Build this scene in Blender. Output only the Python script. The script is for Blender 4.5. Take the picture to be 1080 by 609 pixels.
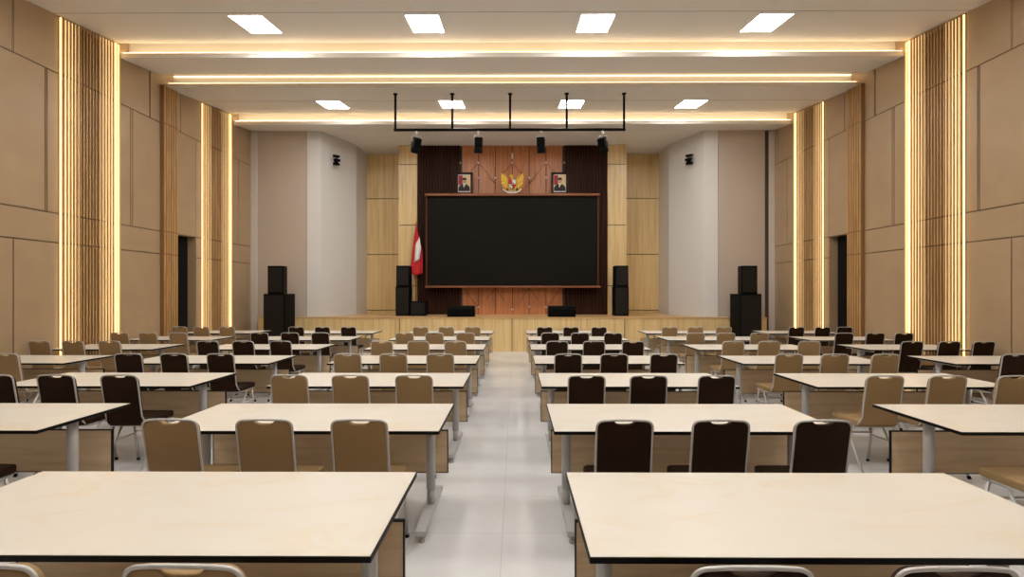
import bpy, bmesh, math, random
from mathutils import Vector, Matrix
R = math.radians
random.seed(4)
for o in list(bpy.data.objects): bpy.data.objects.remove(o)
scn = bpy.context.scene
COL = scn.collection

# ------------------------------------------------------------------ camera, exposure, world
CAMZ = 1.665
cam = bpy.data.cameras.new('camera'); cam.sensor_width = 36; cam.lens = 36*520/1080
cam.shift_y = 0.0035; cam.clip_start = 0.05
co = bpy.data.objects.new('camera', cam); COL.objects.link(co)
co.location = (0, 0, CAMZ); co.rotation_euler = (R(90), 0, R(0.33))
scn.camera = co
scn.view_settings.view_transform = 'Standard'
scn.view_settings.look = 'None'
scn.view_settings.gamma = 1
scn.view_settings.use_curve_mapping = False
scn.view_settings.exposure = 0.0
w = bpy.data.worlds.new('world'); scn.world = w; w.use_nodes = True
w.node_tree.nodes['Background'].inputs[0].default_value = (0.6, 0.55, 0.5, 1)
w.node_tree.nodes['Background'].inputs[1].default_value = 0.05
E_PANEL = 44.0      # square ceiling panels
E_COVE = 8.0        # cove strips in the ceiling
E_WALLLED = 3.0     # strips beside the wall slats
WARM = (1.0, 0.66, 0.30)

# ------------------------------------------------------------------ dimensions
XC = -0.08                     # centre line of the hall
XL, XR = -7.5, 7.34            # side walls
YB = -4.2                      # wall behind the camera
YS = 13.8                      # stage front
ZS = 0.962                     # stage floor
ZC = 6.265                     # ceiling over the stage
PER = 3.7                      # length of one ceiling / wall bay
S = 1.535                      # table row spacing

# ------------------------------------------------------------------ materials
def mat(name, col, rough=0.5, metal=0.0, spec=0.5, emit=None, estr=0, coat=0):
    m = bpy.data.materials.new(name); m.use_nodes = True
    b = m.node_tree.nodes['Principled BSDF']
    b.inputs['Base Color'].default_value = (*col, 1)
    b.inputs['Roughness'].default_value = rough
    b.inputs['Metallic'].default_value = metal
    b.inputs['Specular IOR Level'].default_value = spec
    b.inputs['Coat Weight'].default_value = coat
    if emit:
        b.inputs['Emission Color'].default_value = (*emit, 1)
        b.inputs['Emission Strength'].default_value = estr
    return m
def bsdf(m): return m.node_tree.nodes['Principled BSDF']
def ramp(m, fac, stops):
    r = m.node_tree.nodes.new('ShaderNodeValToRGB')
    e = r.color_ramp.elements
    e[0].position, e[0].color = stops[0][0], (*stops[0][1], 1)
    e[1].position, e[1].color = stops[-1][0], (*stops[-1][1], 1)
    for p, c in stops[1:-1]:
        k = e.new(p); k.color = (*c, 1)
    m.node_tree.links.new(fac, r.inputs[0])
    return r.outputs[0]
def noise(m, scale, sc=(1,1,1), detail=3, rough=0.5, dist=0, rot=(0,0,0), loc=(0,0,0)):
    n = m.node_tree; t = n.nodes.new('ShaderNodeTexCoord'); mp = n.nodes.new('ShaderNodeMapping')
    mp.inputs['Scale'].default_value = sc; mp.inputs['Rotation'].default_value = rot; mp.inputs['Location'].default_value = loc
    n.links.new(t.outputs['Object'], mp.inputs[0])
    x = n.nodes.new('ShaderNodeTexNoise'); x.inputs['Scale'].default_value = scale
    x.inputs['Detail'].default_value = detail; x.inputs['Roughness'].default_value = rough
    x.inputs['Distortion'].default_value = dist
    n.links.new(mp.outputs[0], x.inputs['Vector'])
    return x.outputs['Fac']
def link_col(m, out): m.node_tree.links.new(out, bsdf(m).inputs['Base Color'])
def bump(m, fac, strength, dist=0.01):
    b = m.node_tree.nodes.new('ShaderNodeBump'); b.inputs['Strength'].default_value = strength
    b.inputs['Distance'].default_value = dist
    m.node_tree.links.new(fac, b.inputs['Height']); m.node_tree.links.new(b.outputs[0], bsdf(m).inputs['Normal'])
def wood(name, c1, c2, c3, sc, scale=3, rough=0.45, dist=0.3, coat=0):
    m = mat(name, c2, rough, coat=coat)
    f = noise(m, scale, sc, 5, 0.6, dist)
    link_col(m, ramp(m, f, [(0.32, c1), (0.5, c2), (0.68, c3)]))
    return m

M = {}
M['ceiling'] = mat('ceiling paint', (0.75, 0.725, 0.69), 0.6)
M['groove'] = mat('dark joint', (0.06, 0.045, 0.035), 0.8)
M['wall'] = mat('beige wall panel', (0.43, 0.305, 0.195), 0.38)
link_col(M['wall'], ramp(M['wall'], noise(M['wall'], 2.5, (1,1,1), 3), [(0.3, (0.395, 0.275, 0.165)), (0.7, (0.425, 0.30, 0.18))]))
M['joint'] = mat('wall joint', (0.17, 0.11, 0.06), 0.7)
M['slat'] = wood('golden slat', (0.40, 0.205, 0.075), (0.51, 0.295, 0.115), (0.60, 0.365, 0.155), (8, 8, 0.5), 3, 0.4)
M['slatback'] = mat('slat backing', (0.13, 0.065, 0.022), 0.6)
M['pilaster'] = mat('pilaster core', (0.24, 0.12, 0.045), 0.55)
M['band'] = mat('golden edge band', (0.55, 0.36, 0.16), 0.6)
M['stagewood'] = wood('pale oak veneer', (0.57, 0.39, 0.175), (0.69, 0.50, 0.235), (0.77, 0.57, 0.29), (7, 7, 0.25), 2.2, 0.35)
M['stagefloor'] = wood('stage boards', (0.50, 0.30, 0.13), (0.60, 0.38, 0.17), (0.66, 0.44, 0.21), (0.5, 5, 5), 2.2, 0.3)
M['redwood'] = wood('orange wood panel', (0.36, 0.13, 0.05), (0.47, 0.18, 0.07), (0.57, 0.235, 0.095), (6, 6, 0.4), 2.5, 0.4)
M['darkslat'] = wood('dark brown ribs', (0.022, 0.0075, 0.003), (0.036, 0.012, 0.005), (0.052, 0.018, 0.008), (6, 6, 0.4), 2.5, 0.5)
bsdf(M['darkslat']).inputs['Specular IOR Level'].default_value = 0.12
M['framewood'] = mat('screen rail', (0.26, 0.095, 0.04), 0.4, spec=0.3)
M['sideframe'] = mat('screen side frame', (0.10, 0.030, 0.011), 0.4, spec=0.2)
M['white'] = mat('pale grey stage wall', (0.66, 0.64, 0.62), 0.55)
M['tan'] = mat('tan stage wall', (0.50, 0.43, 0.37), 0.55)
M['trim'] = mat('light strip trim', (0.62, 0.58, 0.54), 0.5)
M['black'] = mat('black casing', (0.003, 0.003, 0.003), 0.5, spec=0.06)
M['grille'] = mat('black grille', (0.012, 0.010, 0.009), 0.6, spec=0.2)
bump(M['grille'], noise(M['grille'], 400, (1,1,1), 1), 0.4, 0.002)
M['screen'] = mat('dark screen', (0.0085, 0.0073, 0.0055), 0.5, spec=0.08)
M['doordark'] = mat('black door', (0.004, 0.004, 0.005), 0.5, spec=0.2)
M['pane'] = mat('dim glass pane', (0.03, 0.033, 0.04), 0.08)
M['chrome'] = mat('silver tube', (0.56, 0.55, 0.54), 0.38, 0.3)
M['tablemetal'] = mat('grey painted metal', (0.50, 0.495, 0.49), 0.4, 0.1)
M['blackplastic'] = mat('black plastic', (0.007, 0.0065, 0.006), 0.5, spec=0.12)
M['fab_tan'] = mat('tan upholstery', (0.33, 0.215, 0.10), 0.75, spec=0.3)
bump(M['fab_tan'], noise(M['fab_tan'], 500, (1,1,1), 2), 0.25, 0.002)
M['fab_dark'] = mat('dark brown upholstery', (0.025, 0.0115, 0.0048), 0.65, spec=0.12)
bump(M['fab_dark'], noise(M['fab_dark'], 500, (1,1,1), 2), 0.25, 0.002)
M['tabletop'] = mat('cream laminate', (0.78, 0.69, 0.55), 0.33)
f1 = noise(M['tabletop'], 1.6, (0.9, 2.2, 1), 6, 0.62, 1.2, rot=(0, 0, R(-28)))
link_col(M['tabletop'], ramp(M['tabletop'], f1, [(0.30, (0.755, 0.71, 0.635)), (0.53, (0.745, 0.695, 0.615)), (0.61, (0.735, 0.655, 0.53)), (0.68, (0.745, 0.695, 0.615)), (0.8, (0.73, 0.675, 0.58))]))
M['panelwood'] = wood('maple modesty panel', (0.60, 0.43, 0.25), (0.70, 0.52, 0.32), (0.76, 0.58, 0.37), (0.8, 4, 9), 2.0, 0.42)
M['gold'] = mat('gold', (0.85, 0.55, 0.08), 0.35, 0.4)
M['red'] = mat('red', (0.55, 0.012, 0.02), 0.6)
M['flagwhite'] = mat('white', (0.75, 0.73, 0.71), 0.7)
M['skin'] = mat('skin tone', (0.52, 0.30, 0.19), 0.6)
M['suit'] = mat('black suit', (0.015, 0.013, 0.015), 0.7)
M['cream'] = mat('cream backdrop', (0.68, 0.52, 0.28), 0.6)
M['maroon'] = mat('maroon backdrop', (0.30, 0.02, 0.02), 0.6)
M['brownframe'] = mat('dark picture frame', (0.03, 0.010, 0.005), 0.5, spec=0.2)
M['panel'] = mat('panel diffuser', (0.9, 0.9, 0.9), 0.5, emit=(1.0, 0.975, 0.93), estr=E_PANEL)
M['cove'] = mat('cove strip', (0.9, 0.8, 0.6), 0.5, emit=(1.0, 0.74, 0.43), estr=E_COVE)
M['cove_soft'] = mat('soft cove strip', (0.9, 0.8, 0.6), 0.5, emit=(1.0, 0.74, 0.43), estr=E_COVE*0.38)
M['wallled'] = mat('wall strip', (0.9, 0.8, 0.6), 0.5, emit=(1.0, 0.58, 0.20), estr=E_WALLLED)
M['glow_fill'] = mat('wall glow fill', (0.9, 0.7, 0.4), 0.5, emit=(1.0, 0.66, 0.27), estr=E_WALLLED*0.34)  # glow of the added slat-gap strips and the far edge band
# floor: pale polished tiles
m = mat('polished tile', (0.62, 0.59, 0.57), 0.16, spec=0.5)
nt = m.node_tree; tc = nt.nodes.new('ShaderNodeTexCoord'); mp = nt.nodes.new('ShaderNodeMapping')
mp.inputs['Location'].default_value = (0.085, 0.317, 0)
nt.links.new(tc.outputs['Object'], mp.inputs[0])
br = nt.nodes.new('ShaderNodeTexBrick'); br.offset = 0; br.squash = 1
br.inputs['Scale'].default_value = 1; br.inputs['Brick Width'].default_value = 0.62; br.inputs['Row Height'].default_value = 0.62
br.inputs['Mortar Size'].default_value = 0.0022; br.inputs['Mortar Smooth'].default_value = 0.3; br.inputs['Bias'].default_value = 0
br.inputs['Color1'].default_value = (1,1,1,1); br.inputs['Color2'].default_value = (0.95,0.95,0.95,1); br.inputs['Mortar'].default_value = (0.72,0.70,0.68,1)
nt.links.new(mp.outputs[0], br.inputs['Vector'])
cl = ramp(m, noise(m, 1.3, (1,1,1), 5, 0.6, 0.5), [(0.3, (0.63, 0.63, 0.635)), (0.7, (0.73, 0.73, 0.735))])
mx = nt.nodes.new('ShaderNodeMix'); mx.data_type = 'RGBA'; mx.blend_type = 'MULTIPLY'; mx.inputs[0].default_value = 1
nt.links.new(cl, mx.inputs[6]); nt.links.new(br.outputs['Color'], mx.inputs[7])
link_col(m, mx.outputs[2])
M['floor'] = m

# ------------------------------------------------------------------ mesh helpers
class MB:
    def __init__(s): s.bm = bmesh.new(); s.slots = []
    def _mi(s, m):
        if m is None: return 0
        if m not in s.slots: s.slots.append(m)
        return s.slots.index(m)
    def box(s, x0, x1, y0, y1, z0, z1, m=None, bev=0):
        v = [s.bm.verts.new((x, y, z)) for x in (x0, x1) for y in (y0, y1) for z in (z0, z1)]
        fs = []
        for q in ((0,1,3,2),(4,6,7,5),(0,4,5,1),(2,3,7,6),(0,2,6,4),(1,5,7,3)):
            fs.append(s.bm.faces.new([v[i] for i in q]))
        if bev:
            es = list({e for f in fs for e in f.edges})
            r = bmesh.ops.bevel(s.bm, geom=es, offset=bev, segments=2, affect='EDGES', profile=0.5)
            fs = [f for f in r['faces']] + [f for f in fs if f.is_valid]
        k = s._mi(m)
        for f in fs: f.material_index = k
        return s
    def prism(s, pts, axis, a0, a1, m=None, smooth=False):
        """pts: 2D outline; extruded along axis from a0 to a1. axis x: pts=(y,z); y: (x,z); z: (x,y)"""
        def P(p, a):
            return (a, p[0], p[1]) if axis == 'x' else (p[0], a, p[1]) if axis == 'y' else (p[0], p[1], a)
        A = [s.bm.verts.new(P(p, a0)) for p in pts]; B = [s.bm.verts.new(P(p, a1)) for p in pts]
        k = s._mi(m); n = len(pts)
        fs = [s.bm.faces.new(A), s.bm.faces.new(B[::-1])]
        for i in range(n):
            f = s.bm.faces.new((A[i], B[i], B[(i+1)%n], A[(i+1)%n])); f.smooth = smooth; fs.append(f)
        for f in fs: f.material_index = k
        return s
    def tube(s, pts, r, seg=10, m=None, caps=True, r1=None):
        pts = [Vector(p) for p in pts]; n = len(pts); k = s._mi(m)
        t0 = (pts[1]-pts[0]).normalized()
        up = Vector((0,0,1)) if abs(t0.z) < 0.9 else Vector((1,0,0))
        nrm = t0.cross(up).normalized(); rings = []
        for i in range(n):
            if i == 0: t = t0
            elif i == n-1: t = (pts[-1]-pts[-2]).normalized()
            else:
                t = ((pts[i]-pts[i-1]).normalized() + (pts[i+1]-pts[i]).normalized()).normalized()
            nrm = (nrm - t*nrm.dot(t)).normalized(); b = t.cross(nrm)
            rr = r if r1 is None else r + (r1-r)*i/(n-1)
            rings.append([s.bm.verts.new(pts[i] + (nrm*math.cos(2*math.pi*j/seg) + b*math.sin(2*math.pi*j/seg))*rr) for j in range(seg)])
        for i in range(n-1):
            for j in range(seg):
                f = s.bm.faces.new((rings[i][j], rings[i][(j+1)%seg], rings[i+1][(j+1)%seg], rings[i+1][j]))
                f.smooth = True; f.material_index = k
        if caps:
            f = s.bm.faces.new(rings[0][::-1]); f.material_index = k
            f = s.bm.faces.new(rings[-1]); f.material_index = k
        return s
    def lathe(s, prof, c=(0,0,0), seg=20, m=None):
        k = s._mi(m); rings = []
        for r, z in prof:
            rings.append([s.bm.verts.new((c[0]+r*math.cos(2*math.pi*j/seg), c[1]+r*math.sin(2*math.pi*j/seg), c[2]+z)) for j in range(seg)])
        for i in range(len(prof)-1):
            for j in range(seg):
                f = s.bm.faces.new((rings[i][j], rings[i][(j+1)%seg], rings[i+1][(j+1)%seg], rings[i+1][j])); f.smooth = True; f.material_index = k
        f = s.bm.faces.new(rings[0][::-1]); f.material_index = k
        f = s.bm.faces.new(rings[-1]); f.material_index = k
        return s
    def ball(s, c, r, sc=(1,1,1), m=None, seg=14):
        k = s._mi(m)
        mt = Matrix.Translation(c) @ Matrix.Diagonal((*sc, 1))
        q = bmesh.ops.create_uvsphere(s.bm, u_segments=seg, v_segments=max(6, seg//2+2), radius=r, matrix=mt)
        for f in {f for v in q['verts'] for f in v.link_faces}: f.smooth = True; f.material_index = k
        return s
    def quad(s, a, b, c, d, m=None):
        f = s.bm.faces.new([s.bm.verts.new(p) for p in (a, b, c, d)]); f.material_index = s._mi(m); return s
    def xf(s, mtx):
        bmesh.ops.transform(s.bm, matrix=mtx, verts=s.bm.verts[:]); return s
    def build(s, name, mats=None, parent=None, norm=True):
        if norm: bmesh.ops.recalc_face_normals(s.bm, faces=s.bm.faces[:])
        me = bpy.data.meshes.new(name); s.bm.to_mesh(me); s.bm.free()
        ms = s.slots if s.slots else ([mats] if not isinstance(mats, (list, tuple)) else mats)
        for q in ms: me.materials.append(q)
        o = bpy.data.objects.new(name, me); COL.objects.link(o)
        if parent: o.parent = parent
        return o
def tag(o, label, cat=None, group=None, kind=None):
    if label: o['label'] = label
    if cat: o['category'] = cat
    if group: o['group'] = group
    if kind: o['kind'] = kind
    return o
def thing(name, label, cat, loc=(0,0,0), rz=0, group=None):
    o = bpy.data.objects.new(name, None); COL.objects.link(o); o.empty_display_size = 0.1
    o.location = loc; o.rotation_euler = (0, 0, rz)
    return tag(o, label, cat, group)
def struct(o): o['kind'] = 'structure'; return o
def copy_tree(o, parent=None):
    c = o.copy(); COL.objects.link(c)
    if parent: c.parent = parent
    for ch in list(o.children): copy_tree(ch, c)
    return c
def fillet(pts, r, n=5):
    """round the inner corners of a 3D polyline"""
    pts = [Vector(p) for p in pts]; out = [pts[0]]
    for i in range(1, len(pts)-1):
        a = (pts[i-1]-pts[i]); b = (pts[i+1]-pts[i]); rr = min(r, a.length*0.48, b.length*0.48)
        p0 = pts[i]+a.normalized()*rr; p1 = pts[i]+b.normalized()*rr
        for k in range(n+1):
            t = k/n; out.append(p0*(1-t)**2 + pts[i]*2*t*(1-t) + p1*t*t)
    out.append(pts[-1]); return out

# ================================================================== THE SETTING
fl = MB(); fl.box(XL-0.5, XR+0.5, YB-0.3, 17.0, -0.12, 0); struct(fl.build('floor', M['floor']))

# ceiling: sawtooth bays with light slots between them -----------------------------------------
A0, A1, AZ = 10.57, 12.97, 4.396+CAMZ          # long bay holding the square panels
B0, B1, BZ = 9.33, 10.32, 4.452+CAMZ           # short bay
SL = 0.13
bays = []
for k in range(3, -1, -1):
    if A0-PER*k > YB: bays.append((A0-PER*k, A1-PER*k-(0.0 if k == 0 else -0.02), AZ))
    if k == 0: break
    bays.append((B0-PER*(k-1), B1-PER*(k-1), BZ))
bays.sort()
# last bay D runs to the stage arch, then flat
bays.append((13.12, 14.0, 4.472+CAMZ))
def ceil_z(y):
    for a, b, z in bays:
        if y < b + 0.02: return z + SL*(max(y, a)-a) if y >= a-0.0 else z
    return ZC
cv = []      # profile (y, z)
first = True
LIP = 0.095
slots = []
cv.append((YB-0.3, bays[0][2]-SL*(bays[0][0]-(YB-0.3)) if False else bays[0][2]))
for i, (a, b, z) in enumerate(bays):
    if i > 0:
        pa, pb, pz = bays[i-1]; ze = pz + SL*(pb-pa)
        wide = (a-pb) > 0.2
        cv += [(pb, ze+0.22), (a+0.22, ze+0.22), (a+0.22, z+LIP-0.035), (a+0.03, z+LIP-0.035), (a+0.03, z+LIP), (a, z+LIP), (a, z)]
        slots.append((a, z, wide, pb, ze))
    zb = z + SL*(b-a)
    if i == len(bays)-1: cv += [(b, zb), (b, ZC+0.0), (17.0, ZC)]
    else: cv += [(b, zb)]
ce = MB(); bm = ce.bm
rows = [[bm.verts.new((x, y, z)) for (y, z) in cv] for x in (XL-0.3, XR+0.3)]
for i in range(len(cv)-1):
    bm.faces.new((rows[0][i], rows[1][i], rows[1][i+1], rows[0][i+1]))
ce.slots = [M['ceiling'], M['groove']]
# slab above, closing the profile to a solid
for xx, rw in ((0, rows[0]), (1, rows[1])): pass
# seams across the ceiling
for yy in (A0+1.11, A0+1.11-PER, A0+1.11-2*PER):
    z = ceil_z(yy)
    ce.box(XL-0.05, XR+0.05, yy-0.003, yy+0.003, z-0.002, z+0.02, M['groove'])
ceo = struct(ce.build('ceiling', [M['ceiling'], M['groove']], norm=False))
rf = MB(); rf.box(XL-0.4, XR+0.4, YB-0.3, 17.0, 7.0, 7.15); struct(rf.build('ceiling_slab', M['ceiling'])); 
# cove light strips
n_slot = 0
nm = ['behind the camera', 'overhead near the camera', 'overhead', 'first visible', 'x', 'y', 'z']
vis = [s for s in slots if s[0] > 8.5]
txt = {0: 'warm light strip glowing along the nearest ceiling step above the first downlights',
       1: 'warm light strip glowing along the middle double-lit ceiling step',
       2: 'warm light strip glowing along the ceiling step nearest the stage'}
for (a, z, wide, pb, ze) in slots:
    b = MB(); b.box(XL+0.02, XR-0.02, a+0.035, a+0.06, z+LIP-0.03, z+LIP+(0.026 if wide else 0.022), bev=0)
    o = b.build('cove_light_strip', M['cove_soft' if wide else 'cove'])
    if a > 8.5: lab = txt[[v[0] for v in vis].index(a)]
    else: lab = 'warm light strip in a ceiling step above the viewer, number %s' % ''
    if a <= 8.5: lab = 'warm light strip in a ceiling step out of sight above the %s tables' % ('nearest' if a > 4 else 'camera and')
    tag(o, lab, 'light strip', 'light strips along the ceiling steps')
    if wide:
        b = MB(); b.box(XL+0.02, XR-0.02, a+0.195, a+0.215, ze+0.142, ze+0.154)
        o = b.build('cove_light_strip', M['cove_soft'])
        tag(o, 'thinner upper warm light strip of the %s double-lit ceiling step' % ('middle' if a > 8.5 else 'unseen overhead'), 'light strip', 'light strips along the ceiling steps')

# side walls of beige panels -------------------------------------------------------------------
HZ = (2.474, 2.955, 5.255)
PO = 10.80, 11.56, 2.955        # door opening y0, y1, height
def side_wall(side):
    x = XL if side == 'left' else XR
    sg = 1 if side == 'left' else -1
    b = MB()
    def bx(d0, d1, y0, y1, z0, z1, m):    # d = distance behind the wall face (negative = into room)
        xa, xb = x - sg*d0, x - sg*d1
        b.box(min(xa, xb), max(xa, xb), y0, y1, z0, z1, m)
    g = 0.011
    # backing with the door opening left out
    bx(0.012, 0.30, YB-0.3, PO[0], -0.1, 7.0, M['joint'])
    bx(0.012, 0.30, PO[1], 17.0, -0.1, 7.0, M['joint'])
    bx(0.012, 0.30, PO[0], PO[1], PO[2], 7.0, M['joint'])
    def panels(z0, z1, cuts, skip=None):
        cuts = sorted([c for c in cuts if YB < c < 13.98] + [YB, 14.0])
        for a, c in zip(cuts[:-1], cuts[1:]):
            segs = [(a, c)]
            if skip and a < skip[1] and c > skip[0]:
                segs = [q for q in ((a, skip[0]), (skip[1], c)) if q[1]-q[0] > 0.02]
            for p, q in segs:
                p2 = p+g if p != YB and p != PO[1] else p
                q2 = q-g if q != PO[0] else q
                bx(0, 0.0125, p2, q2, z0+(g if z0 > 0 else 0), z1-g, M['wall'])
    low = [7.33, 10.08, 13.78, 12.3, 8.6]; low += [v-PER for v in low] + [v-2*PER for v in low]
    mid = [7.83, 9.58, 11.56, 13.33]; mid += [v-PER for v in mid] + [v-2*PER for v in mid]
    top = [7.33, 10.08, 11.02, 13.80]; top += [v-PER for v in top] + [v-2*PER for v in top]
    panels(0, HZ[0], low, PO); panels(HZ[0], HZ[1], [], PO); panels(HZ[1], HZ[2], mid); panels(HZ[2], 6.98, top)
    # door reveal lining
    bx(0.0, 0.30, PO[1]-0.004, PO[1]+0.0, 0, PO[2], M['wall'])
    bx(0.0, 0.30, PO[0], PO[1], PO[2]-0.004, PO[2], M['wall'])
    struct(b.build('wall_'+side))
    # door leaf set back in the reveal
    d = MB(); xa, xb = sorted((x-sg*0.20, x-sg*0.25))
    d.box(xa, xb, PO[0]-0.02, PO[1]+0.02, 0, PO[2]+0.02)
    do = struct(d.build('door_'+('1' if side == 'left' else '2'), M['doordark']))
    p = MB(); xa, xb = sorted((x-sg*0.185, x-sg*0.205))
    p.box(xa, xb, PO[0]+0.10, PO[0]+0.34, 2.42, 2.78); p.build('pane', M['pane'], do)
side_wall('left'); side_wall('right')
b = MB(); b.box(XL-0.3, XR+0.3, YB-0.3, YB, -0.1, 7.0); struct(b.build('wall_behind', M['wall']))

# glowing slatted wall panels ------------------------------------------------------------------
def slat_panel(side, y0, y1, n, label, lit=True, prot=0.0):
    x = XL if side == 'left' else XR
    sg = 1 if side == 'left' else -1
    t = thing('slat_panel', label, 'wall panel', (x, (y0+y1)/2, 0), 0, 'slatted wall panels')
    ym = (y0+y1)/2
    def bx(b, d0, d1, ya, yb, z0, z1, m=None):     # d = distance out into the room
        xa, xb = sorted((sg*d0, sg*d1)); b.box(xa, xb, ya-ym, yb-ym, z0, z1, m)
    near, far = (0.05, 0.15) if lit else (0.0, 0.0)
    b = MB(); 
    zt = min(ceil_z(y0+0.01), ceil_z(y1-0.05))-0.012
    if lit: bx(b, 0.001, 0.012, y0, y1-0.16, 0, zt, M['slatback']); bx(b, 0.001, 0.012, y1-0.16, y1, 0, zt, M['band'])
    else: bx(b, 0.001, prot, y0, y1, 0, zt-0.0)
    b.build('backing_board', M['slatback'] if lit else M['pilaster'], t)
    b = MB(); base = 0.0125 if lit else prot+0.001
    hs = 0.014 if lit else 0.02
    yy0, yy1 = y0+near, y1-far; pitch = (yy1-yy0)/n; wd = pitch*(0.42 if lit else 0.48)
    for i in range(n):
        a = yy0 + (i+0.5)*pitch - wd/2; c = a + wd
        zt2 = ceil_z(a)-0.012
        for z0, z1 in ((0, HZ[0]-0.012), (HZ[0]+0.012, HZ[1]-0.012), (HZ[1]+0.012, HZ[2]-0.012), (HZ[2]+0.012, zt2)):
            bv = wd*0.22
            pts = [(sg*base, a-ym), (sg*(base+hs*0.6), a-ym), (sg*(base+hs), a+bv-ym), (sg*(base+hs), c-bv-ym), (sg*(base+hs*0.6), c-ym), (sg*base, c-ym)]
            b.prism(pts, 'z', z0, z1)
    b.build('slats', M['slat'], t)
    if lit:      # edge strip at each end; narrowing gap strips added to imitate fading glow
        ed = [(y0+0.006, y0+0.022, 0.034), (y1-0.148, y1-0.130, 0.034)]
        gp = [(yy0+k*pitch-wg, yy0+k*pitch+wg, 0.014) for k, wg in ((1, .013), (2, .011), (3, .0085), (4, .006), (5, .0035), (n-5, .0035), (n-4, .006), (n-3, .0085), (n-2, .011), (n-1, .013))]
        for (ya, yb, h), mm in [(q, M['wallled']) for q in ed]+[(q, M['glow_fill']) for q in gp+[(y1-0.09, y1-0.04, 0.016)]]:
            b = MB(); bx(b, 0.0125, h, ya, yb, 0.02, ceil_z(ya)-0.03)
            b.build('glow_strip', mm, t)
    return t
for side in ('left', 'right'):
    slat_panel(side, 8.06, 9.33, 17, 'wide glowing golden slatted panel nearest the camera on the %s wall' % side)
    slat_panel(side, 11.74, 13.03, 17, 'glowing golden slatted panel nearest the stage on the %s wall, beyond the doorway' % side)
    slat_panel(side, 10.38, 10.83, 6, 'narrow unlit brown slatted pilaster beside the doorway on the %s wall' % side, False, 0.07)

def mirror(x): return 2*XC - x
# stage ----------------------------------------------------------------------------------------
b = MB()
b.box(-7.2, mirror(-7.2), YS+0.03, 13.995, 0.0, ZS-0.045, M['groove'])
b.box(-7.2, mirror(-7.2), YS-0.012, 13.995, ZS-0.045, ZS, M['stagefloor'])
b.box(-5.9, mirror(-5.9), 13.995, 16.6, ZS-0.045, ZS, M['stagefloor'])
b.box(-5.9, mirror(-5.9), 14.26, 16.6, 0, ZS-0.045, M['groove'])
xs = [-7.2, XC-3.15*2, XC-3.15, XC, XC+3.15, XC+6.3, mirror(-7.2)]
for a, c in zip(xs[:-1], xs[1:]):
    b.box(a+0.010, c-0.010, YS, YS+0.035, 0.0, ZS-0.048, M['stagewood'])
struct(b.build('floor_stage'))
# stage side walls: flat strip, angled wing, return -- solid prisms
def mirror(x): return 2*XC - x
for side in ('left', 'right'):
    f = (lambda v: v) if side == 'left' else mirror
    b = MB()
    b.prism([(f(-7.5), 14.0), (f(-5.93), 14.0), (f(-5.93), 14.25), (f(-7.5), 14.25)], 'z', 0, ZC+0.3, M['tan'])
    b.prism([(f(-5.918), 14.0), (f(-5.54), 14.05), (f(-4.96), 15.4), (f(-4.94), 16.42), (f(-5.2), 16.42), (f(-5.918), 14.4)], 'z', ZS, ZC+0.3, M['white'])
    struct(b.build('wall_stage_'+side))
    b = MB(); xa, xb = sorted((f(-7.499), f(-7.33)))
    b.box(xa, xb, 13.96, 13.999, 0, 4.56+CAMZ, M['trim'])
    if side == 'right':
        b.box(xa-0.09, xa, 13.97, 13.999, 0, 4.56+CAMZ, M['groove'])
    struct(b.build('trim_'+('1' if side == 'left' else '2')))
# stage back wall: oak panels, dark ribs, orange centre
b = MB()
b.box(-5.3, 5.2, 16.55, 16.8, ZS-0.5, ZC+0.3, M['groove'])
PX = 15.40
for sgn in (0, 1):
    f = (lambda v: v) if sgn == 0 else mirror
    def bx(x0, x1, y0, y1, z0, z1, m):
        xa, xb = sorted((f(x0), f(x1))); b.box(xa, xb, y0, y1, z0, z1, m)
    # outer bay (d = 16.4)
    zz = [ZS+0.10, 2.92, 4.78, ZC]
    for a, c in zip(zz[:-1], zz[1:]): bx(-4.97, -3.62, 16.4, 16.56, a+0.012, c-0.012, M['stagewood'])
    bx(-4.97, -3.62, 16.42, 16.56, ZS, ZS+0.085, M['stagewood'])
    # inner bay (d = 15.4)
    zz = [ZS, 1.86, 3.76, 5.66, ZC]
    for a, c in zip(zz[:-1], zz[1:]): bx(-3.64, -3.06, PX, 16.4, a+(0.012 if a > ZS else 0), c-0.012, M['stagewood'])
    bx(-3.62, -3.07, PX+0.02, 16.3, ZS, ZC, M['groove'])
struct(b.build('wall_stage_back'))
b = MB()
for sgn in (0, 1):
    f = (lambda v: v) if sgn == 0 else mirror
    xa, xb = sorted((f(-3.06), f(-1.72))); b.box(xa, xb, PX+0.08, 16.4, ZS, ZC, M['darkslat'])
    n = 15
    for i in range(n):
        c = xa + (i+0.5)*(xb-xa)/n; b.box(c-0.028, c+0.028, PX+0.03, PX+0.085, ZS, ZC, M['darkslat'])
struct(b.build('wall_ribbed'))
b = MB()
xl, xr = -1.66, mirror(-1.66)
b.box(-1.72, mirror(-1.72), PX+0.10, 16.4, ZS, ZC, M['groove'])
gx = [xl] + [XC + k*0.53 for k in (-2, -1, 0, 1, 2)] + [xr]
for a, c in zip(gx[:-1], gx[1:]): b.box(a+0.012, c-0.012, PX+0.06, PX+0.12, ZS, ZC, M['redwood'])
struct(b.build('wall_centre'))
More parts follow.
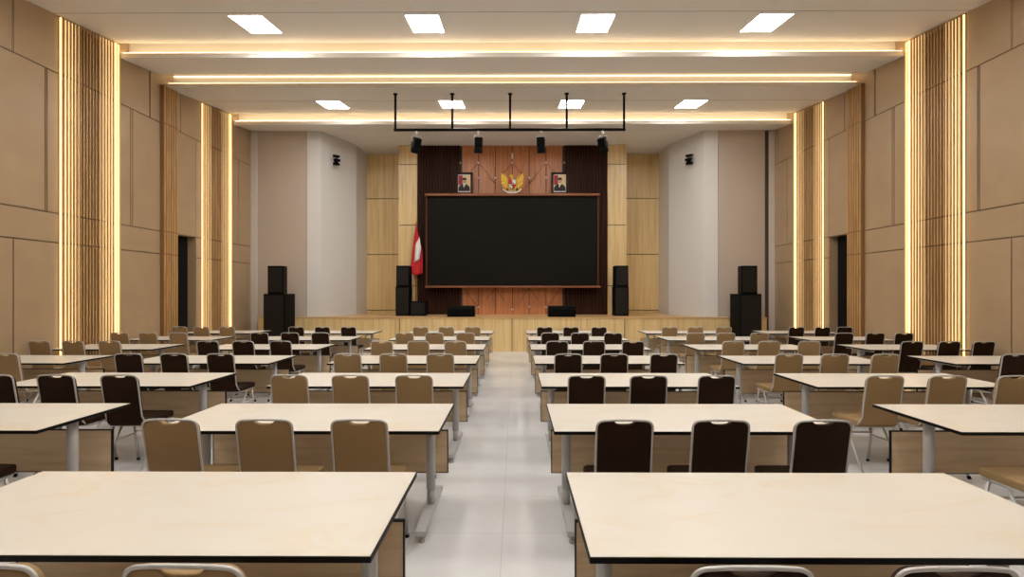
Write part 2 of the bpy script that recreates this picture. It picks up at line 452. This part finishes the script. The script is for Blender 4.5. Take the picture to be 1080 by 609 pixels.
# inlaid metal lines and studs on the orange wood
yy = PX+0.058
t = thing('wall_inlay', 'thin zigzag lines inlaid on the orange wood behind the screen', 'inlay', (XC, yy, ZS))
G = [XC + k*0.53 for k in range(-2, 3)]
for s_ in (-1, 1):
    g2, g1 = XC+s_*1.06, XC+s_*0.53
    for q in ((g2, 5.72, g1, 5.08), (g2, 5.72, XC+s_*1.36, 5.4), (XC, 5.72, XC+s_*0.3, 5.38), (g1, 5.08, XC+s_*0.75, 5.25),
              (XC+s_*1.53, 1.80, g2, 1.16), (g1, 1.80, XC+s_*0.26, 1.40), (g1, 1.80, XC+s_*0.8, 1.42)):
        b = MB(); b.tube([(q[0]-XC, 0, q[1]-ZS), (q[2]-XC, 0, q[3]-ZS)], 0.007, 6); b.build('inlay_line', M['sideframe'], t)
studs = [(g, 5.72) for g in (G[0], G[2], G[4])] + [(G[0], 5.25), (G[4], 5.25), (G[1], 5.25), (G[3], 5.25), (XC-1.63, 5.72), (XC+1.63, 5.72), (G[0], 1.2), (G[4], 1.2), (G[2], 1.12), (G[3], 1.2)]
where = ['upper left panel joint', 'centre joint above the winged emblem', 'upper right panel joint', 'joint right of the left portrait', 'joint left of the right portrait', 'joint just left of the emblem', 'joint just right of the emblem',
         'top of the left black gap', 'top of the right black gap', 'joint under the screen above left floor monitor', 'joint under the screen above right floor monitor', 'centre joint under the screen', 'joint under the screen right of centre']
for (sx, sz), wh in zip(studs, where):
    b = MB(); b.xf
    b.ball((0, 0, 0), 0.022, (1, 0.5, 1.6)); b.ball((0, 0, 0.0), 0.014, (3.0, 0.5, 0.8))
    o = b.build('metal_stud', M['chrome']); o.location = (sx, yy-0.008, sz)
    tag(o, 'small silver stud on the '+wh, 'stud', 'silver studs on the orange wood wall')
b = MB(); b.ball((0, 0, 0), 0.04, (0.7, 0.4, 2.6)); o = b.build('flame_ornament', M['flagwhite']); o.location = (XC, yy-0.02, 5.93)
tag(o, 'slim white flame-shaped ornament above the winged emblem', 'ornament')

# ================================================================== THINGS ON THE STAGE
# big dark screen
t = thing('projection_screen', 'huge blank dark screen with orange-brown rails filling the stage back wall', 'screen', (XC, 15.1, 0))
sx = 2.65; z0, z1 = 1.80, 4.67
b = MB(); b.box(-sx+0.05, sx-0.05, 0.0, 0.05, z0+0.06, z1-0.07); b.build('screen_surface', M['screen'], t)
b = MB(); b.box(-sx-0.01, sx+0.01, -0.12, 0.20, z1-0.07, z1, bev=0.006); b.build('top_rail', M['framewood'], t)
b = MB(); b.box(-sx-0.01, sx+0.05, -0.05, 0.15, z0, z0+0.055, bev=0.006); b.build('bottom_rail', M['framewood'], t)
for q in (-1, 1):
    b = MB(); b.box(min(q*sx, q*(sx-0.04)), max(q*sx, q*(sx-0.04)), -0.02, 0.33, z0+0.055, z1-0.07); b.build('side_frame', M['sideframe'], t)
# portraits
def portrait(x, lab, red_side):
    t = thing('framed_portrait', lab, 'picture', (x, 15.16, z1), 0, 'framed portraits above the screen')
    W, H = 0.52, 0.68
    b = MB()
    for q in ((-W/2, -W/2+0.07, 0, H), (W/2-0.07, W/2, 0, H), (-W/2, W/2, 0, 0.07), (-W/2, W/2, H-0.07, H)):
        b.box(q[0], q[1], -0.02, 0.02, q[2], q[3], bev=0.004)
    b.build('frame', M['brownframe'], t)
    b = MB(); b.box(-W/2+0.04, W/2-0.04, 0.0, 0.015, 0.04, H-0.04); b.build('mount', M['flagwhite'], t)
    b = MB()
    b.box(-0.16, 0.16, -0.004, 0.001, 0.13, 0.56, M['cream'])
    b.box(-0.16, -0.045, -0.006, 0.001, 0.30, 0.56, M['maroon'])
    b.prism([(-0.16, 0.13), (0.16, 0.13), (0.15, 0.24), (0.09, 0.30), (0.03, 0.33), (-0.02, 0.33), (-0.11, 0.29), (-0.155, 0.22)], 'y', -0.010, -0.004, M['suit'])
    b.prism([(-0.015, 0.22), (0.035, 0.30), (0.03, 0.34), (-0.02, 0.34), (-0.03, 0.30)], 'y', -0.012, -0.010, M['flagwhite'])
    b.prism([(0.006, 0.23), (0.016, 0.31), (-0.004, 0.31)], 'y', -0.014, -0.012, M['red'])
    pts = [(0.005+0.055*math.cos(a*math.pi/8), 0.405+0.072*math.sin(a*math.pi/8)) for a in range(16)]
    b.prism(pts, 'y', -0.014, -0.004, M['skin'])
    b.prism([(-0.055, 0.43), (0.065, 0.43), (0.06, 0.475), (0.03, 0.495), (-0.02, 0.495), (-0.052, 0.475)], 'y', -0.017, -0.004, M['suit'])
    b.xf(Matrix.Translation((0, 0, 0.345)) @ Matrix.Diagonal((1.13, 1, 1.13, 1)) @ Matrix.Translation((0, 0, -0.345)))
    b.build('picture', None, t)
portrait((489.6-543)*15.16/520, 'framed portrait of a person in a black suit, left of the winged emblem', -1)
portrait((590.3-543)*15.16/520, 'framed portrait of a person in a black suit, right of the winged emblem', 1)
# golden bird emblem
t = thing('winged_emblem', 'golden eagle emblem with red and white shield and white ribbon above the screen', 'emblem', (XC, 15.16, z1))
b = MB()
for s_ in (-1, 1):
    wing = [(0.05, 0.22), (0.05, 0.40), (0.12, 0.46), (0.20, 0.50), (0.26, 0.58), (0.325, 0.66), (0.345, 0.56), (0.345, 0.46), (0.325, 0.36), (0.30, 0.30), (0.26, 0.25), (0.21, 0.215), (0.15, 0.195), (0.09, 0.19)]
    b.prism([(s_*x, z) for x, z in wing], 'y', -0.02, 0.01)
    for k in range(7):     # feathers laid over the wing, fanning outwards
        a = R(62 - k*19); L = (0.30, 0.29, 0.27, 0.24, 0.21, 0.18, 0.15)[k]
        base = Vector((s_*(0.09+0.006*k), -0.02, 0.36-0.016*k))
        tip = base + Vector((s_*math.cos(a)*L, 0.0, math.sin(a)*L))
        b.tube([base, (base+tip)/2, tip], 0.020, 8, r1=0.022)
b.build('wings', M['gold'], t)
b = MB(); b.ball((0, -0.01, 0.30), 0.10, (0.9, 0.5, 1.35)); b.tube([(0, 0, 0.38), (0.0, -0.01, 0.50), (-0.01, -0.02, 0.55)], 0.05, 10, r1=0.035)
b.ball((-0.01, -0.02, 0.565), 0.05, (1.1, 0.8, 0.9)); b.tube([(-0.05, -0.02, 0.57), (-0.10, -0.02, 0.55)], 0.022, 8, r1=0.006)
for s_ in (-1, 1): b.tube([(s_*0.06, -0.01, 0.22), (s_*0.10, -0.03, 0.13)], 0.03, 8, r1=0.02)
b.build('body', M['gold'], t)
b = MB()
for k in range(-3, 4): b.tube([(k*0.018, 0, 0.18), (k*0.045, -0.005, 0.02+0.006*abs(k))], 0.016, 6, r1=0.026)
b.build('tail', M['cream'], t)
b = MB()
sh = [(-0.09, 0.42), (0.09, 0.42), (0.095, 0.30), (0.05, 0.20), (0, 0.165), (-0.05, 0.20), (-0.095, 0.30)]
b.prism(sh, 'y', -0.075, -0.05, M['suit'])
b.prism([(-0.085, 0.415), (0, 0.415), (0, 0.30), (-0.088, 0.30)], 'y', -0.085, -0.07, M['red'])
b.prism([(0.0, 0.30), (0.088, 0.30), (0.045, 0.205), (0, 0.175)], 'y', -0.085, -0.07, M['red'])
b.prism([(0.0, 0.415), (0.085, 0.415), (0.088, 0.30), (0, 0.30)], 'y', -0.085, -0.07, M['flagwhite'])
b.prism([(-0.088, 0.30), (0, 0.30), (0, 0.175), (-0.045, 0.205)], 'y', -0.085, -0.07, M['flagwhite'])
b.prism([(-0.035, 0.335), (0.035, 0.335), (0.035, 0.265), (-0.035, 0.265)], 'y', -0.095, -0.08, M['suit'])
st = []
for k in range(10):
    rr = 0.030 if k % 2 == 0 else 0.012; a = R(90+36*k); st.append((rr*math.cos(a), 0.30+rr*math.sin(a)))
b.prism(st, 'y', -0.10, -0.09, M['gold'])
b.xf(Matrix.Translation((0, 0, 0.30)) @ Matrix.Diagonal((1.25, 1, 1.2, 1)) @ Matrix.Translation((0, 0, -0.30)))
b.build('shield', None, t)
b = MB(); pts = []
for k in range(13):
    u = -1+k/6; pts.append((u*0.29, 0.055+0.125*u*u))
out = pts + [(x*0.98, z-0.045) for x, z in reversed(pts)]
b.prism(out, 'y', -0.065, -0.04); b.build('ribbon', M['flagwhite'], t)

# flag on a pole with stand
t = thing('flag', 'red and white draped flag on a slim pole left of the dark screen', 'flag', (-3.06, 15.22, ZS))
b = MB(); b.lathe([(0.12, 0), (0.12, 0.03), (0.05, 0.05), (0.03, 0.12)], seg=20); b.build('base', M['gold'], t)
b = MB(); b.tube([(0, 0, 0.1), (0, 0, 2.86)], 0.014, 8); b.build('pole', M['framewood'], t)
b = MB(); b.lathe([(0.012, 2.84), (0.03, 2.88), (0.022, 2.92), (0.004, 3.0)], seg=10); b.build('finial', M['gold'], t)
def cloth(xl_, xr_, zt_, zb_, ph, mth, yo, name):
    b = MB(); bm = b.bm; nx, nz = 26, 22; top, bot = [], []
    g = [[None]*(nx+1) for _ in range(nz+1)]
    for j in range(nz+1):
        v = j/nz
        for i in range(nx+1):
            u = i/nx
            xa, xb = xl_(v), xr_(v)
            x = xa + (xb-xa)*u
            z = zt_(u) + (zb_(u)-zt_(u))*v
            y = yo + 0.035*math.sin(u*9+ph+v*1.5)*(0.3+0.7*v)
            g[j][i] = bm.verts.new((x, y, z))
    for j in range(nz):
        for i in range(nx):
            f = bm.faces.new((g[j][i], g[j][i+1], g[j+1][i+1], g[j+1][i])); f.smooth = True
    o = b.build(name, mth, t)
    md = o.modifiers.new('thick', 'SOLIDIFY'); md.thickness = 0.006
    return o
cloth(lambda v: 0.02-0.20*v**0.7, lambda v: 0.04+0.18*min(1, v*1.8), lambda u: 2.80-0.12*u, lambda u: 1.22+0.12*abs(u-0.5), 0.4, M['red'], -0.02, 'red_cloth')
cloth(lambda v: 0.0-0.03*v, lambda v: 0.13+0.10*min(1, v*2)-0.10*v, lambda u: 2.15+0.25*u, lambda u: 1.62+0.1*u, 1.8, M['flagwhite'], -0.085, 'white_cloth')
cloth(lambda v: -0.20, lambda v: -0.10+0.03*v, lambda u: 1.55-0.25*u, lambda u: 1.07+0.05*u, 0.2, M['flagwhite'], -0.03, 'white_cloth')

# loudspeakers
def cabinet(b, w, d, h, z=0, bev=0.012, back=None):
    back = back if back is not None else w
    n = [(-w/2, 0), (w/2, 0), (back/2, d), (-back/2, d)]
    b.prism(n, 'z', z, z+h)
def speaker(name, label, loc, w, d, h, cones, group, back=None, grille=True, shelf=None):
    t = thing(name, label, 'speaker', loc, 0, group)
    b = MB(); cabinet(b, w, d, h, 0, back=back)
    o = b.build('cabinet', M['black'], t); o.modifiers.new('b', 'BEVEL').width = 0.012
    if grille:
        b = MB(); b.box(-w/2+0.03, w/2-0.03, -0.012, 0.004, 0.04, h-0.04, bev=0.004); b.build('grille', M['grille'], t)
    return t
for s_, nm_ in ((0, 'left'), (1, 'right')):
    f = (lambda v: v) if s_ == 0 else mirror
    xs_ = f((-266+11.3)*13.05/520); xt = f((543-289.2)*-13.05/520)
    speaker('subwoofer', 'large black subwoofer stack on the floor before the stage, %s side' % nm_, (xs_, 13.05, 0), 0.57, 0.62, 1.62, [(0.42, 0.23), (1.15, 0.23)], 'floor speakers before the stage')
    speaker('loudspeaker', 'black loudspeaker sitting on top of the tall subwoofer stack, %s side' % nm_, (xt, 13.08, 1.62), 0.43, 0.36, 0.745, [(0.24, 0.15), (0.58, 0.07)], 'floor speakers before the stage', back=0.30)
XS1 = (424.4-543)*14.6/520; XS2 = (655.6-543)*14.6/520
for x, nm_ in ((XS1, 'left'), (XS2, 'right')):
    speaker('subwoofer', 'slim black lower speaker cabinet on the stage floor %s of the screen' % nm_, (x, 14.6, ZS), 0.42, 0.40, 0.87, [(0.25, 0.15), (0.62, 0.15)], 'slim speakers on the stage')
    speaker('loudspeaker', 'small black speaker on top of the slim cabinet %s of the screen' % nm_, (x+0.005, 14.6, ZS+0.87), 0.39, 0.38, 0.62, [(0.22, 0.13), (0.46, 0.06)], 'slim speakers on the stage')
speaker('bass_speaker', 'low wide black bass speaker on the stage beneath the red and white flag', (-2.87, 14.55, ZS), 0.46, 0.38, 0.43, [(0.21, 0.16)], 'slim speakers on the stage')
def monitor(x, lab):
    t = thing('stage_monitor', lab, 'speaker', (x, 13.87, ZS), 0, 'wedge monitors on the stage edge')
    b = MB(); b.prism([(0, 0), (0.42, 0), (0.42, 0.12), (0.30, 0.31), (0.06, 0.30), (0, 0.24)], 'x', -0.385, 0.385)
    o = b.build('cabinet', M['black'], t); o.modifiers.new('b', 'BEVEL').width = 0.01
    b = MB(); b.prism([(0.425, 0.13), (0.305, 0.315), (0.30, 0.305), (0.42, 0.12)], 'x', -0.35, 0.35); b.build('grille', M['grille'], t)
    for q in (-1, 1):
        b = MB(); b.tube(fillet([(q*0.385, 0.12, 0.16), (q*0.40, 0.12, 0.16), (q*0.40, 0.24, 0.16), (q*0.385, 0.24, 0.16)], 0.01), 0.008, 6)
        b.build('handle', M['grille'], t)
monitor((485.8-543)*13.87/520, 'low black wedge monitor on the stage edge, left one')
monitor((592.8-543)*13.87/520, 'low black wedge monitor on the stage edge, right one')

# small black fixtures on the angled stage walls
for s_, nm_ in ((0, 'left'), (1, 'right')):
    f = (lambda v: v) if s_ == 0 else mirror
    q = 1 if s_ == 0 else -1
    x, y, z = f(-5.30), 14.57, CAMZ+3.88
    t = thing('wall_fixture', 'small black stacked spotlight fixture high on the %s angled stage wall' % nm_, 'wall light', (x, y, z), 0, 'fixtures on the angled stage walls')
    b = MB(); b.box(-0.05, 0.05, -0.05, 0.05, -0.06, 0.06); b.xf(Matrix.Rotation(R(66)*q, 4, 'Z')); b.build('bracket', M['black'], t)
    b = MB(); b.box(-0.012, 0.012, -0.10, -0.04, -0.14, 0.14); b.xf(Matrix.Rotation(R(40)*q, 4, 'Z')); b.build('spine', M['black'], t)
    for k, (dx, dz) in enumerate(((0.0, 0.115), (0.02, 0.0), (0.0, -0.115))):
        b = MB(); b.box(-0.075, 0.085, -0.14, 0.0, -0.034, 0.034, bev=0.012); b.lathe([(0.028, 0.0), (0.032, 0.02), (0.026, 0.03)], (0.085, 0, 0), 12)
        b.xf(Matrix.Rotation(R(40)*q, 4, 'Z') @ Matrix.Rotation(R(12), 4, 'X'))
        o = b.build('lamp_head', M['black'], t); o.location = (q*(dx+0.03), -0.12, dz)

# pipe frame hung from the ceiling with four spotlights
YP = 11.03; zb_ = CAMZ+3.634
t = thing('pipe_rig', 'black pipe frame of one long bar on five droppers hanging before the stage', 'lighting rig', (XC, YP, zb_))
px = [416.8, 477, 538, 597.7, 658]
xp = [(p-543)*YP/520 - XC for p in px]
b = MB(); b.tube([(xp[0]-0.03, 0, 0), (xp[-1]+0.03, 0, 0)], 0.032, 10); b.build('crossbar', M['black'], t)
zt = ceil_z(YP) - zb_
for x in xp:
    b = MB(); b.tube([(x, 0, 0.0), (x, 0, zt-0.006)], 0.026, 10); b.lathe([(0.05, zt-0.03), (0.05, zt-0.012)], (x, 0, 0), 14); b.build('dropper', M['black'], t)
for p, tilt, yaw, lab in ((439, 25, 35, 'leftmost'), (504.5, 12, 10, 'second from left'), (570.5, 12, -10, 'third from left'), (635.5, 25, -35, 'rightmost')):
    x = (p-543)*YP/520
    t = thing('stage_spotlight', 'black spotlight clamped under the hanging bar, %s of the four' % lab, 'spotlight', (x, YP, zb_-0.032), R(yaw), 'spotlights on the hanging bar')
    b = MB(); b.box(-0.02, 0.02, -0.02, 0.02, -0.06, 0.0); b.tube([(0, 0, -0.05), (0, 0, -0.10)], 0.010, 8); b.build('clamp', M['chrome'], t)
    b = MB(); b.tube(fillet([(-0.10, 0, -0.24), (-0.10, 0, -0.10), (0.10, 0, -0.10), (0.10, 0, -0.24)], 0.05), 0.009, 8); b.build('yoke', M['chrome'], t)
    b = MB(); b.box(-0.085, 0.085, -0.10, 0.08, -0.12, 0.10, bev=0.02); b.lathe([(0.085, -0.24), (0.095, -0.23), (0.095, -0.12), (0.07, -0.11)], seg=18)
    for k in range(4): b.box(-0.09, 0.09, -0.105, 0.085, -0.09+k*0.045, -0.075+k*0.045)
    b.xf(Matrix.Rotation(R(tilt), 4, 'X'))
    o = b.build('lamp_body', M['black'], t); o.location = (0, 0, -0.24)

# ceiling downlight panels ---------------------------------------------------------------------
PW, PL = 0.54, 0.73
def panel_light(x, y0, lab):
    z = ceil_z(y0)
    t = thing('ceiling_light', lab, 'ceiling light', (x, y0+PL/2, z+SL*PL/2), 0, 'square lights in the ceiling'); t.rotation_euler = (math.atan(SL), 0, 0)
    b = MB(); b.box(-PW/2, PW/2, -PL/2, PL/2, -0.008, -0.002); b.build('diffuser', M['panel'], t)
    b = MB(); e = 0.012
    for q in ((-PW/2-e, -PW/2, -PL/2-e, PL/2+e), (PW/2, PW/2+e, -PL/2-e, PL/2+e), (-PW/2, PW/2, -PL/2-e, -PL/2), (-PW/2, PW/2, PL/2, PL/2+e)):
        b.box(*q, -0.010, -0.001)
    b.build('frame', M['flagwhite'], t)
names4 = ['far left', 'inner left', 'inner right', 'far right']
for k in range(4):
    y0 = 11.66 - PER*k + (0.11 if k else 0)
    for i, dx in enumerate((-4.36, -1.45, 1.45, 4.36)):
        rown = ['farther row near the stage', 'nearer row at the top of the view', 'unseen row over the tables', 'unseen row behind the camera'][k]
        panel_light(XC+dx, y0, 'bright white square ceiling light, %s, %s' % (names4[i], rown))

# ================================================================== TABLES
def build_table(wid, mirror_panel=False):
    D = 0.80
    t = thing('folding_table', 'x', 'table')
    hw = wid/2
    b = MB(); b.box(-hw+0.002, hw-0.002, -D/2+0.002, D/2-0.002, 0.728, 0.75); b.build('tabletop', M['tabletop'], t)
    b = MB()
    for q in ((-hw-0.002, -hw+0.0018, -D/2, D/2), (hw-0.0018, hw+0.002, -D/2, D/2), (-hw, hw, -D/2-0.002, -D/2+0.0018), (-hw, hw, D/2-0.0018, D/2+0.002)):
        b.box(*q, 0.7275, 0.7485)
    b.build('edge_band', M['blackplastic'], t)
    b = MB(); b.box(-hw+0.10, hw-0.10, -0.03, 0.03, 0.685, 0.727)
    for s_ in (-1, 1): b.box(s_*(hw-0.12)-0.03, s_*(hw-0.12)+0.03, -D/2+0.10, D/2-0.10, 0.70, 0.727)
    b.build('support_rail', M['tablemetal'], t)
    b = MB(); b.box(-hw+0.03, hw-0.03, 0.242, 0.26, 0.245, 0.572); p = b.build('modesty_panel', M['panelwood'], t)
    b = MB(); x0, x1 = -hw+0.026, hw-0.026
    for q in ((x0, x0+0.006, 0.24, 0.576), (x1-0.006, x1, 0.24, 0.576), (x0, x1, 0.570, 0.577), (x0, x1, 0.240, 0.246)):
        b.box(q[0], q[1], 0.240, 0.262, q[2], q[3])
    b.build('edge_trim', M['blackplastic'], p)
    for s_ in (-1, 1):
        b = MB(); b.box(s_*(hw-0.35)-0.02, s_*(hw-0.35)+0.02, 0.2605, 0.264, 0.40, 0.727); b.build('panel_bracket', M['tablemetal'], p)
        x = s_*(hw-0.12)
        b = MB(); b.lathe([(0.034, 0.215), (0.034, 0.70)], (x, 0, 0), 24); b.lathe([(0.028, 0.10), (0.028, 0.25)], (x, 0, 0), 24)
        l = b.build('leg', M['tablemetal'], t)
        b = MB(); b.prism([(-0.39, 0.052), (0.39, 0.052), (0.39, 0.085), (0.36, 0.092), (0.05, 0.106), (-0.05, 0.106), (-0.36, 0.092), (-0.39, 0.085)], 'x', x-0.033, x+0.033)
        b.build('foot', M['tablemetal'], l)
        for yy in (-0.36, 0.36):
            b = MB(); b.lathe([(0.020, 0.0), (0.020, 0.012), (0.010, 0.016), (0.010, 0.053)], (x, yy, 0), 14); b.build('leveller', M['chrome'], l)
    return t
def park(t): 
    t.location = (0, 0, 0); return t
T_full = build_table(1.91); T_short = build_table(1.65)
used = set()
ROWS = {6: 'front row by the stage', 5: 'second row from the stage', 4: 'third row from the stage', 3: 'fourth row from the stage',
        2: 'fifth row from the stage', 1: 'second nearest row to camera', 0: 'nearest row to camera'}
def place(proto, x, y, label, group, rz=0):
    if proto.name not in used: used.add(proto.name); o = proto
    else: o = copy_tree(proto)
    o.location = (x, y, 0); o.rotation_euler = (0, 0, rz); o['label'] = label; o['group'] = group
    return o
cols = [  # edge nearest the aisle, direction, proto, rows, block text, chair kind
    (-0.50, -1, T_full, range(0, 7), 'left of centre aisle', 'tan'),
    (0.26, 1, T_full, range(0, 7), 'right of centre aisle', 'dark'),
    (-3.16, -1, T_full, range(1, 7), 'middle column of left half', 'dark'),
    (2.92, 1, T_full, range(1, 7), 'middle column of right half', 'tan'),
    (-5.80, -1, T_short, range(3, 7), 'column along left wall', 'tan'),
    (5.62, 1, T_short, range(3, 7), 'column along right wall', 'dark')]
for edge, sg, proto, rws, blk, kind in cols:
    wid = 1.91 if proto is T_full else 1.65
    for r in rws:
        yc = (1.37+r)*S
        place(proto, edge+sg*wid/2, yc, 'cream-topped long table, %s, %s' % (ROWS[r], blk), 'long cream tables')

# ================================================================== CHAIRS
def build_chair(fab):
    """banquet chair facing +Y; origin on the floor below the top of the backrest"""
    t = thing('banquet_chair', 'x', 'chair')
    hw = 0.163; rt = 0.0070
    # back loop: from under the seat up, over, and down again; back leans towards -Y at the top
    def bk(z): return 0.075*(0.93-z)/0.45      # y of the backrest plane at height z
    zt = 0.919
    loop = []
    pts = [(-hw, bk(0.50), 0.50), (-hw, bk(zt-0.008), zt-0.008), (-hw*0.45, 0.0, zt), (hw*0.45, 0.0, zt), (hw, bk(zt-0.008), zt-0.008), (hw, bk(0.50), 0.50)]
    lp = fillet(pts, 0.07, 7)
    # side rails under the seat
    left = [(-hw, bk(0.44)+0.02, 0.445), (-hw-0.012, 0.16, 0.425), (-hw-0.012, 0.44, 0.425)]
    b = MB()
    full = fillet([(-hw-0.012, 0.44, 0.425), (-hw-0.012, 0.13, 0.425), (-hw, bk(0.52)-0.002, 0.53)], 0.06, 6) + lp[1:-1] + fillet([(hw, bk(0.52)-0.002, 0.53), (hw+0.012, 0.13, 0.425), (hw+0.012, 0.44, 0.425)], 0.06, 6)
    b.tube(full, rt, 10)
    b.tube([(-hw-0.01, 0.43, 0.425), (hw+0.01, 0.43, 0.425)], 0.009, 8)
    b.tube([(-hw-0.01, 0.16, 0.425), (hw+0.01, 0.16, 0.425)], 0.009, 8)
    b.build('frame', M['chrome'], t)
    # backrest pad with the hand-hold notch at the top
    o2 = []
    w_ = hw-0.001; zb = 0.455; ztp = zt-0.006; cr = 0.052
    def arc(cx, cz, r, a0, a1, n=6): return [(cx+r*math.cos(R(a0+(a1-a0)*k/n)), cz+r*math.sin(R(a0+(a1-a0)*k/n))) for k in range(n+1)]
    o2 += arc(w_-0.02, zb+0.02, 0.02, -90, 0, 3)
    o2 += arc(w_-cr, ztp-cr, cr, 0, 80)
    for k in range(9):
        u = 1-k/4; o2.append((u*0.066, ztp-0.001-0.020*(1-u**4)))
    o2 += arc(-w_+cr, ztp-cr, cr, 100, 180)
    o2 += arc(-w_+0.02, zb+0.02, 0.02, 180, 270, 3)
    b = MB(); bm = b.bm
    ins = lambda p, s_: (p[0]*s_, (p[1]-0.69)*(s_*0.5+0.5)+0.69)
    layers = [(-0.013, 0.965), (-0.019, 0.90), ]
    def ring(yo, s_): return [bm.verts.new((ins(p, s_)[0], bk(ins(p, s_)[1])+yo, ins(p, s_)[1])) for p in o2]
    rings = [ring(-0.006, 0.93), ring(-0.002, 0.985), ring(0.004, 1.0), ring(0.016, 1.0), ring(0.032, 0.96), ring(0.038, 0.86)]
    n = len(o2)
    bm.faces.new(rings[0]); bm.faces.new(rings[-1][::-1])
    for a, c in zip(rings[:-1], rings[1:]):
        for i in range(n):
            f = bm.faces.new((a[i], c[i], c[(i+1)%n], a[(i+1)%n])); f.smooth = True
    b.build('backrest', fab, t)
    # seat pad
    b = MB(); b.box(-0.185, 0.185, 0.095, 0.485, 0.437, 0.492)
    bm = b.bm
    vt = [e for e in bm.edges if abs(e.verts[0].co.z-e.verts[1].co.z) > 0.02]
    bmesh.ops.bevel(bm, geom=vt, offset=0.045, segments=5, affect='EDGES', profile=0.5)
    ed = [e for e in bm.edges if abs(e.verts[0].co.z-e.verts[1].co.z) < 0.001 and len(e.link_faces) == 2 and abs(e.link_faces[0].normal.z-e.link_faces[1].normal.z) > 0.5]
    bm.normal_update()
    ed = [e for e in bm.edges if len(e.link_faces) == 2 and abs(abs(e.link_faces[0].normal.z)-abs(e.link_faces[1].normal.z)) > 0.5]
    bmesh.ops.bevel(bm, geom=ed, offset=0.014, segments=3, affect='EDGES', profile=0.6)
    for f in bm.faces: f.smooth = abs(f.normal.z) < 0.99
    b.build('seat', fab, t)
    # legs, each with a black cap, and side stretchers
    for s_ in (-1, 1):
        for (p0, p1) in (((s_*0.172, 0.40, 0.42), (s_*0.178, 0.475, 0.0)), ((s_*0.172, 0.28, 0.42), (s_*0.185, 0.0, 0.0))):
            p0, p1 = Vector(p0), Vector(p1); e = p1 + (p0-p1)*0.01
            b = MB(); b.tube([p0, e], 0.0105, 10); l = b.build('leg', M['chrome'], t)
            b = MB(); c = p1 + (p0-p1)*0.06; b.tube([p1, p1+(p0-p1)*0.055], 0.0145, 10); b.build('rubber_foot', M['blackplastic'], l)
    b = MB()
    b.tube([(-0.174, 0.42, 0.30), (0.174, 0.42, 0.30)], 0.008, 8); b.build('stretcher', M['chrome'], t)
    for s_ in (-1, 1):
        b = MB(); b.tube([(s_*0.177, 0.185, 0.28), (s_*0.174, 0.425, 0.28)], 0.008, 8); b.build('stretcher', M['chrome'], t)
    return t
C_tan = build_chair(M['fab_tan']); C_dark = build_chair(M['fab_dark'])
KN = {'tan': 'tan', 'dark': 'dark brown'}
OFF = {-1: (0.405, 0.973, 1.525), 1: (0.385, 0.937, 1.54)}
for edge, sg, proto, rws, blk, kind in cols:
    wall = 'wall' in blk
    for r in rws:
        y = (0.87+r)*S
        ns = 3
        if r == 0: ns = 2
        if r == 1 and 'middle' in blk: ns = 1
        if r == 3 and wall: ns = 2
        for i in range(ns):
            o_ = OFF[sg][i]
            if wall: o_ = (0.39, 0.945, 1.465 if r < 6 else 1.412)[i]
            seat = ('aisle-side', 'middle', 'wall-side')[i] if 'centre' not in blk else ('aisle-end', 'middle', 'outer-end')[i]
            dx, dr = (random.uniform(-0.006, 0.006), random.uniform(-0.8, 0.8))
            place(C_tan if kind == 'tan' else C_dark, edge+sg*o_+dx, y, '%s banquet chair, %s seat, %s, %s' % (KN[kind], seat, ROWS[r], blk),
                  '%s banquet chairs' % KN[kind], R(dr))
